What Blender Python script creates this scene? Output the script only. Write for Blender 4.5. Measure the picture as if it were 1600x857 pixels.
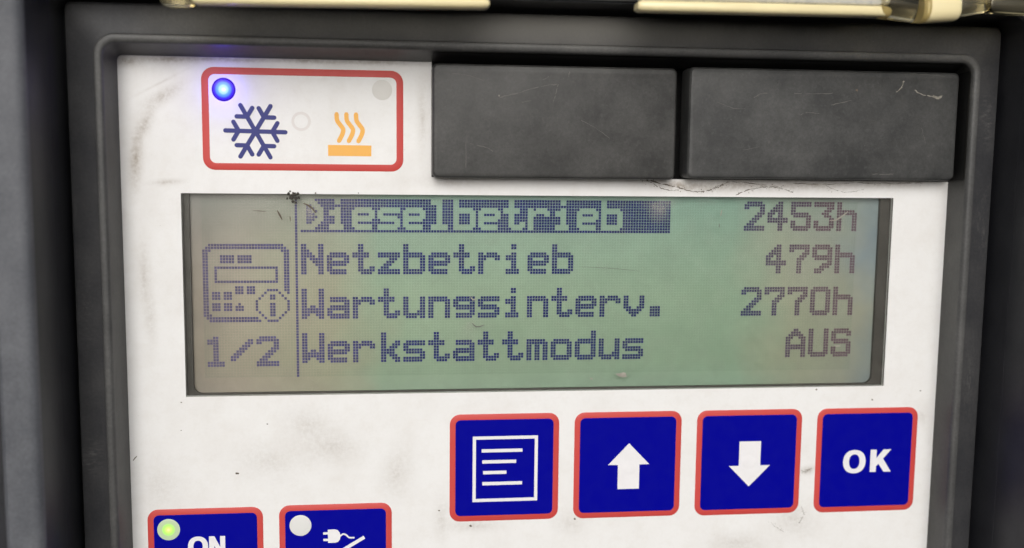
import bpy, bmesh, math, random
from mathutils import Vector, Matrix
random.seed(7)
scene = bpy.context.scene
for o in list(bpy.data.objects):
    bpy.data.objects.remove(o, do_unlink=True)

# ------------------------------------------------------------------ units
# panel coordinates in millimetres: u to the right, v downwards, w away from the viewer;
# (0,0) is the first dot of the menu text, w = 0 the front of the white face plate
U0, V0 = 47.0, 18.0
def W(u, v, w=0.0):
    return Vector(((u - U0) / 1000.0, w / 1000.0, -(v - V0) / 1000.0))

# ------------------------------------------------------------------ camera
F_PX, RX, RY, RZ = 1548.72, 0.110663, -0.115825, 0.0106754
T = Vector((-39.2981, -13.8525, 183.0492))
R = (Matrix.Rotation(RZ, 3, 'Z') @ Matrix.Rotation(RX, 3, 'X') @ Matrix.Rotation(RY, 3, 'Y'))
CAM = -(R.transposed() @ T)                      # camera position in u, v, w
def px(x, y, w=0.0):
    """pixel of the 1600 x 857 photograph -> (u, v) on the plane at depth w"""
    d = R.transposed() @ Vector(((x - 800.0) / F_PX, (y - 428.5) / F_PX, 1.0))
    k = (w - CAM.z) / d.z
    return (CAM.x + k * d.x, CAM.y + k * d.y)
def axis(i):
    r = R[i]
    return Vector((r[0], r[2], -r[1]))
cam_d = bpy.data.cameras.new('camera')
cam = bpy.data.objects.new('camera', cam_d)
scene.collection.objects.link(cam)
xa, ya, za = axis(0), -axis(1), -axis(2)
m = Matrix((xa, ya, za)).transposed().to_4x4()
m.translation = W(*CAM)
cam.matrix_world = m
cam_d.sensor_width = 36.0
cam_d.lens = F_PX / 1600.0 * 36.0
cam_d.clip_start = 0.005
cam_d.clip_end = 50.0
cam_d.dof.use_dof = True
cam_d.dof.focus_distance = 0.1865
cam_d.dof.aperture_fstop = 11.0
scene.camera = cam

# ------------------------------------------------------------------ sky, sun, exposure
SUN_EL, SUN_AZ = math.radians(24), math.radians(190)      # azimuth clockwise from +Y
world = bpy.data.worlds.new('World')
scene.world = world
world.use_nodes = True
wn = world.node_tree
wn.nodes.clear()
sky = wn.nodes.new('ShaderNodeTexSky')
sky.sky_type = 'NISHITA'
sky.sun_disc = False
sky.sun_elevation = SUN_EL
sky.sun_rotation = SUN_AZ
sky.dust_density = 4.0
hs = wn.nodes.new('ShaderNodeHueSaturation')
hs.inputs['Saturation'].default_value = 0.22             # overcast: a nearly grey sky
bg = wn.nodes.new('ShaderNodeBackground')
bg.inputs['Strength'].default_value = 0.12
wo = wn.nodes.new('ShaderNodeOutputWorld')
wn.links.new(sky.outputs[0], hs.inputs['Color'])
wn.links.new(hs.outputs[0], bg.inputs['Color'])
wn.links.new(bg.outputs[0], wo.inputs['Surface'])
sun_d = bpy.data.lights.new('sun', 'SUN')
sun_d.energy = 1.4
sun_d.angle = math.radians(40)
sun_d.color = (1.0, 0.98, 0.955)
sun = bpy.data.objects.new('sun', sun_d)
scene.collection.objects.link(sun)
sdir = Vector((math.sin(SUN_AZ) * math.cos(SUN_EL), math.cos(SUN_AZ) * math.cos(SUN_EL), math.sin(SUN_EL)))
sun.rotation_euler = sdir.to_track_quat('Z', 'Y').to_euler()
sun.location = (0, -1, 1)
vs = scene.view_settings
vs.view_transform = 'Standard'
vs.look = 'None'
vs.gamma = 1.0
vs.use_curve_mapping = False
vs.exposure = -0.18

# ------------------------------------------------------------------ materials
class NT:
    def __init__(self, name):
        self.m = bpy.data.materials.new(name)
        self.m.use_nodes = True
        self.t = self.m.node_tree
        self.t.nodes.clear()
        self.out = self.n('ShaderNodeOutputMaterial')
    def n(self, typ, **kw):
        x = self.t.nodes.new(typ)
        for k, v in kw.items():
            if k.startswith('i_'):
                x.inputs[k[2:].replace('_', ' ')].default_value = v
            else:
                setattr(x, k, v)
        return x
    def l(self, a, b):
        self.t.links.new(a, b)
    def val(self, s, v):
        if isinstance(v, (int, float)):
            s.default_value = v
        else:
            self.l(v, s)
    def math(self, op, a, b=0.0, clamp=False):
        x = self.n('ShaderNodeMath', operation=op, use_clamp=clamp)
        self.val(x.inputs[0], a)
        self.val(x.inputs[1], b)
        return x.outputs[0]
    def mix(self, f, a, b, blend='MIX'):
        x = self.n('ShaderNodeMix', data_type='RGBA', blend_type=blend)
        self.val(x.inputs['Factor'], f)
        for s, v in ((x.inputs[6], a), (x.inputs[7], b)):
            if isinstance(v, (tuple, list)):
                s.default_value = (*v[:3], 1)
            else:
                self.l(v, s)
        return x.outputs[2]
    def uv(self):
        """panel coordinates in mm (x = u, y = w, z = -v)"""
        if not hasattr(self, '_p'):
            g = self.n('ShaderNodeNewGeometry')
            x = self.n('ShaderNodeVectorMath', operation='MULTIPLY_ADD')
            self.l(g.outputs['Position'], x.inputs[0])
            x.inputs[1].default_value = (1000, 1000, 1000)
            x.inputs[2].default_value = (U0, 0, -V0)
            self._p = x.outputs[0]
        return self._p
    def noise(self, scale, detail=4, rough=0.6, vec=None, stretch=None, loc=(0, 0, 0)):
        v = vec or self.uv()
        if stretch or loc != (0, 0, 0):
            mp = self.n('ShaderNodeMapping')
            mp.inputs['Scale'].default_value = stretch or (1, 1, 1)
            mp.inputs['Location'].default_value = loc
            self.l(v, mp.inputs[0])
            v = mp.outputs[0]
        x = self.n('ShaderNodeTexNoise')
        x.inputs['Scale'].default_value = scale
        x.inputs['Detail'].default_value = detail
        x.inputs['Roughness'].default_value = rough
        self.l(v, x.inputs['Vector'])
        return x.outputs['Fac']
    def ramp(self, f, stops, interp='LINEAR'):
        x = self.n('ShaderNodeValToRGB')
        cr = x.color_ramp
        cr.interpolation = interp
        while len(cr.elements) < len(stops):
            cr.elements.new(0.5)
        for e, (p, c) in zip(cr.elements, stops):
            e.position = p
            e.color = (*c, 1) if isinstance(c, (tuple, list)) else (c, c, c, 1)
        self.l(f, x.inputs[0])
        return x.outputs[0]
    def blob(self, u, v, ru, rv, rot=0.0):
        """soft spot: 1 in the middle, 0 at the rim of the ellipse"""
        mp = self.n('ShaderNodeMapping', vector_type='TEXTURE')
        mp.inputs['Location'].default_value = (u, 0, -v)
        mp.inputs['Rotation'].default_value = (0, math.radians(rot), 0)
        mp.inputs['Scale'].default_value = (ru, 1000.0, rv)
        self.l(self.uv(), mp.inputs[0])
        g = self.n('ShaderNodeTexGradient', gradient_type='QUADRATIC_SPHERE')
        self.l(mp.outputs[0], g.inputs[0])
        return g.outputs['Fac']
    def bump(self, h, strength, dist=0.0001):
        b = self.n('ShaderNodeBump')
        b.inputs['Strength'].default_value = strength
        b.inputs['Distance'].default_value = dist
        self.l(h, b.inputs['Height'])
        return b.outputs[0]
    def principled(self, color, rough=0.5, spec=0.5, normal=None, **kw):
        p = self.n('ShaderNodeBsdfPrincipled')
        if isinstance(color, (tuple, list)):
            p.inputs['Base Color'].default_value = (*color[:3], 1)
        else:
            self.l(color, p.inputs['Base Color'])
        self.val(p.inputs['Roughness'], rough)
        p.inputs['Specular IOR Level'].default_value = spec
        if normal is not None:
            self.l(normal, p.inputs['Normal'])
        for k, v in kw.items():
            p.inputs[k.replace('_', ' ')].default_value = v
        self.l(p.outputs[0], self.out.inputs[0])
        return p

def lin(r, g, b):
    f = lambda c: (c / 255 / 12.92) if c <= 10 else ((c / 255 + 0.055) / 1.055) ** 2.4
    return (f(r), f(g), f(b))

MAT = {}
def mat_plate():
    k = NT('white_plastic')
    cloud = k.ramp(k.noise(0.09, 5, 0.62), [(0.42, 0.0), (0.75, 1.0)])
    fine = k.ramp(k.noise(1.6, 5, 0.7), [(0.45, 0.0), (0.8, 1.0)])
    col = k.mix(k.math('MULTIPLY', cloud, 0.40), (0.80, 0.795, 0.785), (0.67, 0.645, 0.615))
    mott = k.ramp(k.noise(0.32, 6, 0.7, loc=(7, 0, 1)), [(0.48, 0.0), (0.74, 1.0)])
    col = k.mix(k.math('MULTIPLY', mott, 0.22), col, (0.62, 0.585, 0.53))
    # grimy marks where they sit on the plate: u, v, radius u, radius v, turn, strength
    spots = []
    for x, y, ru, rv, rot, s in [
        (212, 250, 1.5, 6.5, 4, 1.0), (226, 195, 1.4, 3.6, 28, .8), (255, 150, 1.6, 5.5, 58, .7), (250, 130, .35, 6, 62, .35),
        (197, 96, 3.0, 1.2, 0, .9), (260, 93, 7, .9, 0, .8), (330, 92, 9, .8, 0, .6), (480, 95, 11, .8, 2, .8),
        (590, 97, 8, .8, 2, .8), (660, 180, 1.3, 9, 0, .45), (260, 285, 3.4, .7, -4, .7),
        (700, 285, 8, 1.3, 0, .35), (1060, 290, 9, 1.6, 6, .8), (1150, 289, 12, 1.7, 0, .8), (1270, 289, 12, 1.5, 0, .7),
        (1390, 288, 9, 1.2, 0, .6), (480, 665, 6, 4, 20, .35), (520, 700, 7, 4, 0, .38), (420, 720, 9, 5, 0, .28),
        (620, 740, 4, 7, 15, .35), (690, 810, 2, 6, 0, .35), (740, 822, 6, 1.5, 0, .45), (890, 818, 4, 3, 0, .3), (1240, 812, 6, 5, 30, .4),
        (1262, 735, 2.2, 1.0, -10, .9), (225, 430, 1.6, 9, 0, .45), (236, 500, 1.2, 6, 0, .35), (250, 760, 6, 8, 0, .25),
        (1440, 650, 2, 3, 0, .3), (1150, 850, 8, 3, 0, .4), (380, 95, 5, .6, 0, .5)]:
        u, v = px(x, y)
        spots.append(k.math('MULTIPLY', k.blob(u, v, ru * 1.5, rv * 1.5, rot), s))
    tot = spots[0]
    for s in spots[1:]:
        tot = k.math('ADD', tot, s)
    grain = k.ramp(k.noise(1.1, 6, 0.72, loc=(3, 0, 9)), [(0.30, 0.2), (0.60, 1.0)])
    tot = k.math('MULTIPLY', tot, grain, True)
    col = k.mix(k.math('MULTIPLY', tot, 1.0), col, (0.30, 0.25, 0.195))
    pep = k.ramp(k.noise(2.6, 2, 0.5, loc=(17, 0, 4)), [(0.735, 0.0), (0.77, 1.0)])
    col = k.mix(k.math('MULTIPLY', pep, 0.30), col, (0.22, 0.20, 0.17))
    col = k.mix(k.math('MULTIPLY', fine, 0.07), col, (0.45, 0.42, 0.38))
    nrm = k.bump(k.noise(5.0, 3, 0.6), 0.12, 0.00005)
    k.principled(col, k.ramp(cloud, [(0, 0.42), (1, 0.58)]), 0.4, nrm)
    return k.m
def mat_black(name, base, dust, rough=0.48, seed=0, scuff=0.25, stretch=(1, 1, 1), cloud=0.4, marks=()):
    k = NT(name)
    a = k.ramp(k.noise(0.11, 5, 0.6, loc=(seed, seed, 3)), [(0.35, 0.0), (0.72, 1.0)])
    col = k.mix(a, base, tuple((1 - cloud) * x + cloud * y for x, y in zip(base, dust)))
    s = k.ramp(k.noise(0.9, 6, 0.75, stretch=stretch, loc=(seed * 2, 1, seed)), [(0.55, 0.0), (0.78, 1.0)])
    col = k.mix(k.math('MULTIPLY', s, scuff), col, dust)
    sp = k.ramp(k.noise(2.4, 3, 0.6, loc=(seed, 5, 2)), [(0.71, 0.0), (0.76, 1.0)])
    col = k.mix(k.math('MULTIPLY', sp, scuff * 1.2), col, tuple(min(1, x * 1.8) for x in dust))
    gr = k.ramp(k.noise(2.0, 5, 0.8, loc=(seed, 2, 8)), [(0.32, 0.78), (0.68, 1.22)])
    col = k.mix(1.0, col, gr, 'MULTIPLY')
    for x, y, w_, ru, rv, st, thin in marks:
        u_, v_ = px(x, y, w_)
        b_ = k.blob(u_, v_, ru, rv)
        if thin:
            b_ = k.math('MULTIPLY', b_, k.ramp(k.noise(1.5, 5, 0.8, stretch=thin, loc=(seed, 0, x * .1)), [(0.50, 0.0), (0.66, 1.0)]))
        col = k.mix(k.math('MULTIPLY', b_, st, True), col, tuple(min(1, q * 1.25) for q in dust))
    nrm = k.bump(k.noise(7.0, 4, 0.7), 0.35, 0.00006)
    k.principled(col, k.ramp(s, [(0, rough), (1, rough + 0.14)]), 0.4, nrm)
    return k.m
def mat_paint(name, col, var=0.12, rough=0.42, dust=(0.35, 0.33, 0.32), spec=0.35):
    k = NT(name)
    a = k.ramp(k.noise(0.35, 5, 0.65), [(0.40, 0.0), (0.75, 1.0)])
    c = k.mix(k.math('MULTIPLY', a, var), col, dust)
    k.principled(c, k.ramp(a, [(0, rough), (1, rough + 0.15)]), spec, k.bump(k.noise(4.0, 3), 0.12, 0.00005))
    return k.m
def mat_lcd():
    k = NT('liquid_crystal_glass')
    s = k.n('ShaderNodeSeparateXYZ')
    k.l(k.uv(), s.inputs[0])
    u, z = s.outputs[0], s.outputs[2]
    # veiling reflection and polariser tint painted in, stronger towards the ends
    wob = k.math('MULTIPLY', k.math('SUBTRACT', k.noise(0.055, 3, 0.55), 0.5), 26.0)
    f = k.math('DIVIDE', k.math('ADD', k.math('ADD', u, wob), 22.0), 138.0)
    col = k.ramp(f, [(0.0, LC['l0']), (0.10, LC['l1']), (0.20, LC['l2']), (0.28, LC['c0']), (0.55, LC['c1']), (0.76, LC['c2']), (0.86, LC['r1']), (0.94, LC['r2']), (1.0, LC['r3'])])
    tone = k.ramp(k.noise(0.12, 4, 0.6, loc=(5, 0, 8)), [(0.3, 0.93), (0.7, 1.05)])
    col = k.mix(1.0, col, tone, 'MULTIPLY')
    tint = k.ramp(k.math('DIVIDE', k.math('MULTIPLY', z, -1.0), 37.0), [(0.0, (0.86, 0.97, 1.05)), (0.20, (0.96, 1.0, 1.02)), (0.5, (1.0, 1.0, 0.95)), (0.85, (0.88, 0.89, 0.83)), (1.0, (0.80, 0.82, 0.81))])  # bluish sky reflection at the top and shading at the bottom, painted in
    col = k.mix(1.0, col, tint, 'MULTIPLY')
    # dot grid inside the active area (columns -34..205, rows 0..63)
    P = 0.53
    def lines(c, lo, hi):
        fr = k.math('FRACT', k.math('DIVIDE', c, P))
        ln = k.math('GREATER_THAN', fr, 0.80)
        ins = k.math('MULTIPLY', k.math('GREATER_THAN', c, lo), k.math('LESS_THAN', c, hi))
        return ln, ins
    nv = k.math('MULTIPLY', z, -1.0)
    lu, iu = lines(k.math('ADD', u, 53 * 2.0), -34 * P + 106, 206 * P + 106)
    lv, iv = lines(nv, -0.0, 64 * P)
    ins = k.math('MULTIPLY', iu, iv)
    grid = k.math('MAXIMUM', lu, lv)
    darker = k.math('MULTIPLY', ins, k.math('SUBTRACT', 1.0, grid))
    col = k.mix(k.math('MULTIPLY', darker, 0.20), col, (0.10, 0.16, 0.11))
    p = k.principled(col, 0.5, 0.15)
    k.l(col, p.inputs['Emission Color'])
    p.inputs['Emission Strength'].default_value = LC['em']
    return k.m
def mat_dots():
    k = NT('liquid_crystal_dot')
    s = k.n('ShaderNodeSeparateXYZ')
    k.l(k.uv(), s.inputs[0])
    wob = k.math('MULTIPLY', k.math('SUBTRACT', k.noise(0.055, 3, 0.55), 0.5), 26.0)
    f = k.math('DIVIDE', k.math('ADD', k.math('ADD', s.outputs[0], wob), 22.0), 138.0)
    col = k.ramp(f, [(0.0, lin(98, 90, 112)), (0.15, lin(82, 78, 116)), (0.24, lin(52, 52, 106)), (0.34, lin(22, 28, 98)), (0.60, lin(22, 27, 90)), (0.76, lin(38, 38, 88)), (0.84, lin(72, 60, 84)), (0.93, lin(90, 70, 82)), (1.0, lin(94, 76, 86))])  # veiling reflection and polariser tint mixed into the dot colour at both ends
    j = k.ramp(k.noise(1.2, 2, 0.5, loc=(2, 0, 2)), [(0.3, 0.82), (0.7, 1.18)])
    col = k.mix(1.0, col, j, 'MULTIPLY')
    p = k.principled(col, 0.5, 0.05)
    k.l(col, p.inputs['Emission Color'])
    p.inputs['Emission Strength'].default_value = LC['em']
    return k.m
def mat_pane():
    k = NT('clear_window_film')
    tr = k.n('ShaderNodeBsdfTransparent')
    tr.inputs[0].default_value = (0.97, 0.98, 0.97, 1)
    gl = k.n('ShaderNodeBsdfGlossy')
    gl.inputs['Roughness'].default_value = 0.16
    fr = k.n('ShaderNodeFresnel')
    fr.inputs['IOR'].default_value = 1.28
    mx = k.n('ShaderNodeMixShader')
    k.l(fr.outputs[0], mx.inputs[0])
    k.l(tr.outputs[0], mx.inputs[1])
    k.l(gl.outputs[0], mx.inputs[2])
    df = k.n('ShaderNodeBsdfDiffuse')
    df.inputs[0].default_value = (0.62, 0.58, 0.52, 1)
    m2 = k.n('ShaderNodeMixShader')
    dust = k.ramp(k.noise(0.30, 6, 0.72, loc=(1, 0, 6)), [(0.46, 0.006), (0.80, 0.05)])
    for x, y, ru, rv, st in ((1031, 330, 3.2, 3.4, .22), (1042, 318, 4, 2, .16), (1021, 322, 3, 2, .14), (735, 512, 4, 6, .10), (395, 330, 12, 6, .10), (485, 330, 3, 4, .25), (1250, 420, 18, 14, .06)):
        uu, vv = px(x, y, .12)
        m_ = k.math('MULTIPLY', k.blob(uu, vv, ru, rv), k.ramp(k.noise(.8, 4, .7, loc=(4, 0, x * .01)), [(.35, .3), (.65, 1.0)]))
        dust = k.math('ADD', dust, k.math('MULTIPLY', m_, st), True)
    k.l(dust, m2.inputs[0])
    k.l(mx.outputs[0], m2.inputs[1])
    k.l(df.outputs[0], m2.inputs[2])
    k.l(m2.outputs[0], k.out.inputs[0])
    return k.m
def mat_led(name, u, v, rad, stops, strength, base):
    """lens of a lamp, brightest over the chip in its middle"""
    k = NT(name)
    d = k.n('ShaderNodeVectorMath', operation='DISTANCE')
    mp = k.n('ShaderNodeVectorMath', operation='MULTIPLY')
    k.l(k.uv(), mp.inputs[0])
    mp.inputs[1].default_value = (1, 0, 1)
    k.l(mp.outputs[0], d.inputs[0])
    d.inputs[1].default_value = (u, 0, -v)
    col = k.ramp(k.math('DIVIDE', d.outputs['Value'], rad), stops, 'EASE')
    p = k.principled(base, 0.35, 0.4)
    k.l(col, p.inputs['Emission Color'])
    p.inputs['Emission Strength'].default_value = strength
    return k.m
def mat_cover():
    k = NT('yellowed_clear_plastic')
    gl = k.n('ShaderNodeBsdfTransparent')
    gl.inputs['Color'].default_value = (0.96, 0.87, 0.60, 1)
    tl = k.n('ShaderNodeBsdfTranslucent')
    tl.inputs[0].default_value = (0.97, 0.84, 0.50, 1)
    df = k.n('ShaderNodeBsdfDiffuse')
    df.inputs[0].default_value = (0.98, 0.85, 0.50, 1)  # pale cream colour stands in for the light piped through the edge
    a = k.n('ShaderNodeMixShader')
    a.inputs[0].default_value = 0.9
    k.l(tl.outputs[0], a.inputs[1])
    k.l(df.outputs[0], a.inputs[2])
    b = k.n('ShaderNodeMixShader')
    k.l(k.ramp(k.noise(0.16, 3, 0.5), [(0.35, 0.93), (0.7, 1.0)]), b.inputs[0])
    k.l(gl.outputs[0], b.inputs[1])
    k.l(a.outputs[0], b.inputs[2])
    sh = k.n('ShaderNodeBsdfGlossy')
    sh.inputs['Roughness'].default_value = 0.18
    fr = k.n('ShaderNodeFresnel')
    fr.inputs['IOR'].default_value = 1.5
    c = k.n('ShaderNodeMixShader')
    k.l(fr.outputs[0], c.inputs[0])
    k.l(b.outputs[0], c.inputs[1])
    k.l(sh.outputs[0], c.inputs[2])
    k.l(c.outputs[0], k.out.inputs[0])
    return k.m
def mat_clear():
    k = NT('clear_plastic_sheet')
    tr = k.n('ShaderNodeBsdfTransparent')
    tr.inputs[0].default_value = (0.97, 0.955, 0.90, 1)
    sh = k.n('ShaderNodeBsdfGlossy')
    sh.inputs['Roughness'].default_value = 0.08
    fr = k.n('ShaderNodeFresnel')
    fr.inputs['IOR'].default_value = 1.5
    c = k.n('ShaderNodeMixShader')
    k.l(fr.outputs[0], c.inputs[0])
    k.l(tr.outputs[0], c.inputs[1])
    k.l(sh.outputs[0], c.inputs[2])
    k.l(c.outputs[0], k.out.inputs[0])
    return k.m
def mat_glass():
    k = NT('clear_knuckle_plastic')
    gl = k.n('ShaderNodeBsdfGlass')
    gl.inputs['Color'].default_value = (0.95, 0.90, 0.74, 1)
    gl.inputs['Roughness'].default_value = 0.08
    gl.inputs['IOR'].default_value = 1.5
    k.l(gl.outputs[0], k.out.inputs[0])
    return k.m

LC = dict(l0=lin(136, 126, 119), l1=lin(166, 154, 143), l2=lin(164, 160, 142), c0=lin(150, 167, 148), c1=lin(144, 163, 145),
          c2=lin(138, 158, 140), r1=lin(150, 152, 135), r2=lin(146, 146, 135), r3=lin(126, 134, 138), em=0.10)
MAT['plate'] = mat_plate()
MAT['bezel'] = mat_black('black_bezel_plastic', (0.036, 0.0365, 0.040), (0.125, 0.122, 0.118), 0.48, 1, 0.26, (1.6, 1, 0.22), 0.3,
    [(900, 40, -6.5, 75, 9, .8, None), (140, 715, -6.5, 4, 7, .9, (.5, 1, 2.0)), (135, 480, -6.5, 3, 16, .6, (.5, 1, 1.6)), (1543, 190, -6.5, 3, 9, 1.0, (.5, 1, 1.4)), (1535, 360, -6.5, 3, 14, .8, (1.4, 1, .4)), (1515, 600, -6.5, 2.5, 16, .7, (1.6, 1, .4))])  # first mark paints the stronger light along the top; the others are scuffs
MAT['bezelwall'] = mat_black('bezel_wall_plastic', (0.033, 0.0328, 0.031), (0.11, 0.107, 0.098), 0.45, 5, 0.2, (1, 1, 0.3))
MAT['lip'] = mat_black('worn_bezel_edge', (0.058, 0.058, 0.058), (0.15, 0.148, 0.142), 0.46, 3, 0.30, (1.2, 1, 0.6))
MAT['cap'] = mat_black('black_cap_plastic', (0.031, 0.031, 0.030), (0.115, 0.113, 0.108), 0.46, 4, 0.36, (1, 1, 1), 0.46)
MAT['cap2'] = mat_black('scuffed_cap_plastic', (0.031, 0.032, 0.032), (0.125, 0.124, 0.120), 0.46, 9, 0.42, (1, 1, 1), 0.48)
MAT['pit'] = mat_black('black_bay_plastic', (0.006, 0.006, 0.006), (0.014, 0.014, 0.014), 0.6, 8, 0.1)
MAT['wall'] = mat_black('dark_housing_plastic', (0.014, 0.0145, 0.018), (0.04, 0.041, 0.046), 0.42, 6, 0.18, (1, 1, 0.3))
MAT['rim'] = mat_black('lit_grey_plastic', (0.080, 0.084, 0.096), (0.18, 0.185, 0.20), 0.55, 2, 0.25)  # dusty grey, raised for the light it gets outside the shaded well
MAT['blue'] = mat_paint('blue_key_print', (0.0006, 0.0010, 0.27), 0.04, 0.55, (0.04, 0.045, 0.20), 0.05)
MAT['red'] = mat_paint('red_border_print', (0.56, 0.060, 0.052), 0.10, 0.45, (0.50, 0.16, 0.14))
MAT['white'] = mat_paint('white_symbol_print', (0.80, 0.79, 0.80), 0.10, 0.45)
MAT['navy'] = mat_paint('navy_symbol_print', (0.020, 0.026, 0.18), 0.05, 0.45)
MAT['orange'] = mat_paint('orange_symbol_print', (0.86, 0.44, 0.085), 0.06, 0.45)
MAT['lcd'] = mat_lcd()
MAT['dot'] = mat_dots()
MAT['pane'] = mat_pane()
MAT['lcdframe'] = mat_paint('dark_display_frame', (0.048, 0.043, 0.038), 0.15, 0.5, (0.10, 0.09, 0.08))
MAT['dirt'] = mat_paint('brown_dirt', (0.10, 0.078, 0.056), 0.7, 0.8, (0.20, 0.165, 0.125))
MAT['scratch'] = mat_paint('pale_scratch', (0.13, 0.125, 0.115), 0.6, 0.6, (0.07, 0.07, 0.065))
MAT['chip'] = mat_paint('pale_chip', (0.34, 0.32, 0.27), 0.7, 0.6, (0.12, 0.11, 0.10))
MAT['greylens'] = mat_paint('grey_unlit_lens', (0.70, 0.685, 0.65), 0.25, 0.5, (0.58, 0.56, 0.52))
MAT['palelens'] = mat_paint('pale_unlit_lens', (0.70, 0.70, 0.68), 0.10, 0.4, (0.6, 0.6, 0.57))
MAT['dimple'] = mat_paint('worn_dimple', (0.72, 0.69, 0.67), 0.2, 0.5, (0.6, 0.56, 0.54))
MAT['cover'] = mat_cover()
MAT['clear'] = mat_clear()
MAT['glass'] = mat_glass()
MAT['band_reflection'] = mat_paint('reflecting_cover_band', (0.52, 0.51, 0.47), 0.5, 0.25, (0.80, 0.74, 0.56), 0.6)  # grey-white that the clear band shows and reflects, put into its colour

# ------------------------------------------------------------------ mesh helpers (all in mm panel coordinates)
ORG = {}
def build(name, verts, faces, mat, parent=None, smooth=None, origin=None):
    pts = [W(*p) for p in verts]
    if origin is None:
        lo = Vector((min(p[i] for p in pts) for i in range(3)))
        hi = Vector((max(p[i] for p in pts) for i in range(3)))
        org = (lo + hi) / 2
    else:
        org = W(*origin)
    me = bpy.data.meshes.new(name)
    me.from_pydata([p - org for p in pts], [], faces)
    bm = bmesh.new()
    bm.from_mesh(me)
    bmesh.ops.recalc_face_normals(bm, faces=bm.faces)
    bm.to_mesh(me)
    bm.free()
    me.materials.append(MAT[mat])
    if smooth is not None:
        for p in me.polygons:
            p.use_smooth = True
        try:
            me.set_sharp_from_angle(angle=math.radians(smooth))
        except Exception:
            pass
    o = bpy.data.objects.new(name, me)
    scene.collection.objects.link(o)
    if parent is not None:
        o.parent = parent
        o.location = org - ORG[parent.name]
    else:
        o.location = org
    ORG[o.name] = org
    return o
def empty(name, u, v, w):
    o = bpy.data.objects.new(name, None)
    o.empty_display_size = 0.01
    scene.collection.objects.link(o)
    o.location = W(u, v, w)
    ORG[o.name] = W(u, v, w)
    return o
def tag(o, label=None, cat=None, group=None, kind=None):
    if label: o['label'] = label
    if cat: o['category'] = cat
    if group: o['group'] = group
    if kind: o['kind'] = kind
    return o
def rrect(l, r, t, b, rad, n=6):
    P = []
    for cx, cy, a0 in ((r - rad, t + rad, -90), (r - rad, b - rad, 0), (l + rad, b - rad, 90), (l + rad, t + rad, 180)):
        for i in range(n + 1):
            a = math.radians(a0 + 90 * i / n)
            P.append((cx + rad * math.cos(a), cy + rad * math.sin(a)))
    return P
def loft(loops, cap0=False, cap1=False):
    """loops: list of (points, w) with equal counts"""
    V, F = [], []
    n = len(loops[0][0])
    for pts, w in loops:
        V += [(a, b, w) for a, b in pts]
    for k in range(len(loops) - 1):
        for i in range(n):
            j = (i + 1) % n
            F.append((k * n + i, k * n + j, (k + 1) * n + j, (k + 1) * n + i))
    if cap0: F.append(tuple(range(n)))
    if cap1: F.append(tuple(range((len(loops) - 1) * n, len(loops) * n)))
    return V, F
def merge(*parts):
    V, F = [], []
    for v, f in parts:
        k = len(V)
        V += v
        F += [tuple(i + k for i in q) for q in f]
    return V, F
def prism(poly, w0, w1):
    return loft([(poly, w0), (poly, w1)], True, True)
def ring(outer, inner, w0, w1):
    return loft([(outer, w0), (outer, w1), (inner, w1), (inner, w0), (outer, w0)])
def circle(u, v, r, n=32, ry=None):
    return [(u + r * math.cos(2 * math.pi * i / n), v + (ry or r) * math.sin(2 * math.pi * i / n)) for i in range(n)]
def stroke(pts, wid, n=6, taper=False):
    """outline of a polyline with round ends"""
    L, Rr = [], []
    m_ = len(pts)
    for i, (a, b) in enumerate(pts):
        p0 = pts[max(i - 1, 0)]
        p1 = pts[min(i + 1, m_ - 1)]
        dx, dy = p1[0] - p0[0], p1[1] - p0[1]
        d = math.hypot(dx, dy) or 1
        h = wid / 2 * ((0.25 + 0.75 * math.sin(math.pi * (i + 0.5) / m_)) if taper else 1)
        nx, ny = -dy / d * h, dx / d * h
        L.append((a + nx, b + ny))
        Rr.append((a - nx, b - ny))
    def cap(c, p, sgn):
        out = []
        a0 = math.atan2(p[1] - c[1], p[0] - c[0])
        h = math.hypot(p[0] - c[0], p[1] - c[1])
        for i in range(1, n):
            a = a0 - math.pi * i / n
            out.append((c[0] + h * math.cos(a), c[1] + h * math.sin(a)))
        return out
    if taper:
        return L + Rr[::-1]
    return L + cap(pts[-1], L[-1], 1) + Rr[::-1] + cap(pts[0], Rr[0], 1)
def pxs(lst, ox=0.0, oy=0.0, s=1.0, w=0.0):
    return [px(ox + x / s, oy + y / s, w) for x, y in lst]
def smoothline(pts, k=6):
    """Catmull-Rom through points"""
    out = []
    n = len(pts)
    for i in range(n - 1):
        p0, p1, p2, p3 = pts[max(i - 1, 0)], pts[i], pts[i + 1], pts[min(i + 2, n - 1)]
        for j in range(k):
            t = j / k
            out.append(tuple(0.5 * (2 * p1[c] + (p2[c] - p0[c]) * t + (2 * p0[c] - 5 * p1[c] + 4 * p2[c] - p3[c]) * t * t
                                    + (3 * p1[c] - p0[c] - 3 * p2[c] + p3[c]) * t ** 3) for c in range(2)))
    out.append(pts[-1])
    return out

# ------------------------------------------------------------------ housing (deep surround)
PB = 92.0                                   # lower end of the face plate, below the picture
housing = tag(empty('housing', 47, 112, 4), 'dark plastic housing with a light grey rim around the control panel', 'housing')
def box_loop(l, r, t, b, rad, w):
    return (rrect(l, r, t, b, rad, 6), w)
V_, F_ = loft([box_loop(-38.75, 132.75, -34.4, 99, 3.2, 3.0), box_loop(-38.9, 132.9, -34.6, 99.2, 3.2, -8),
               box_loop(-39.0, 133.0, -35, 99.4, 3.2, -12.5)])
build('inner_wall', V_, F_, 'wall', housing, 40)
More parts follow.
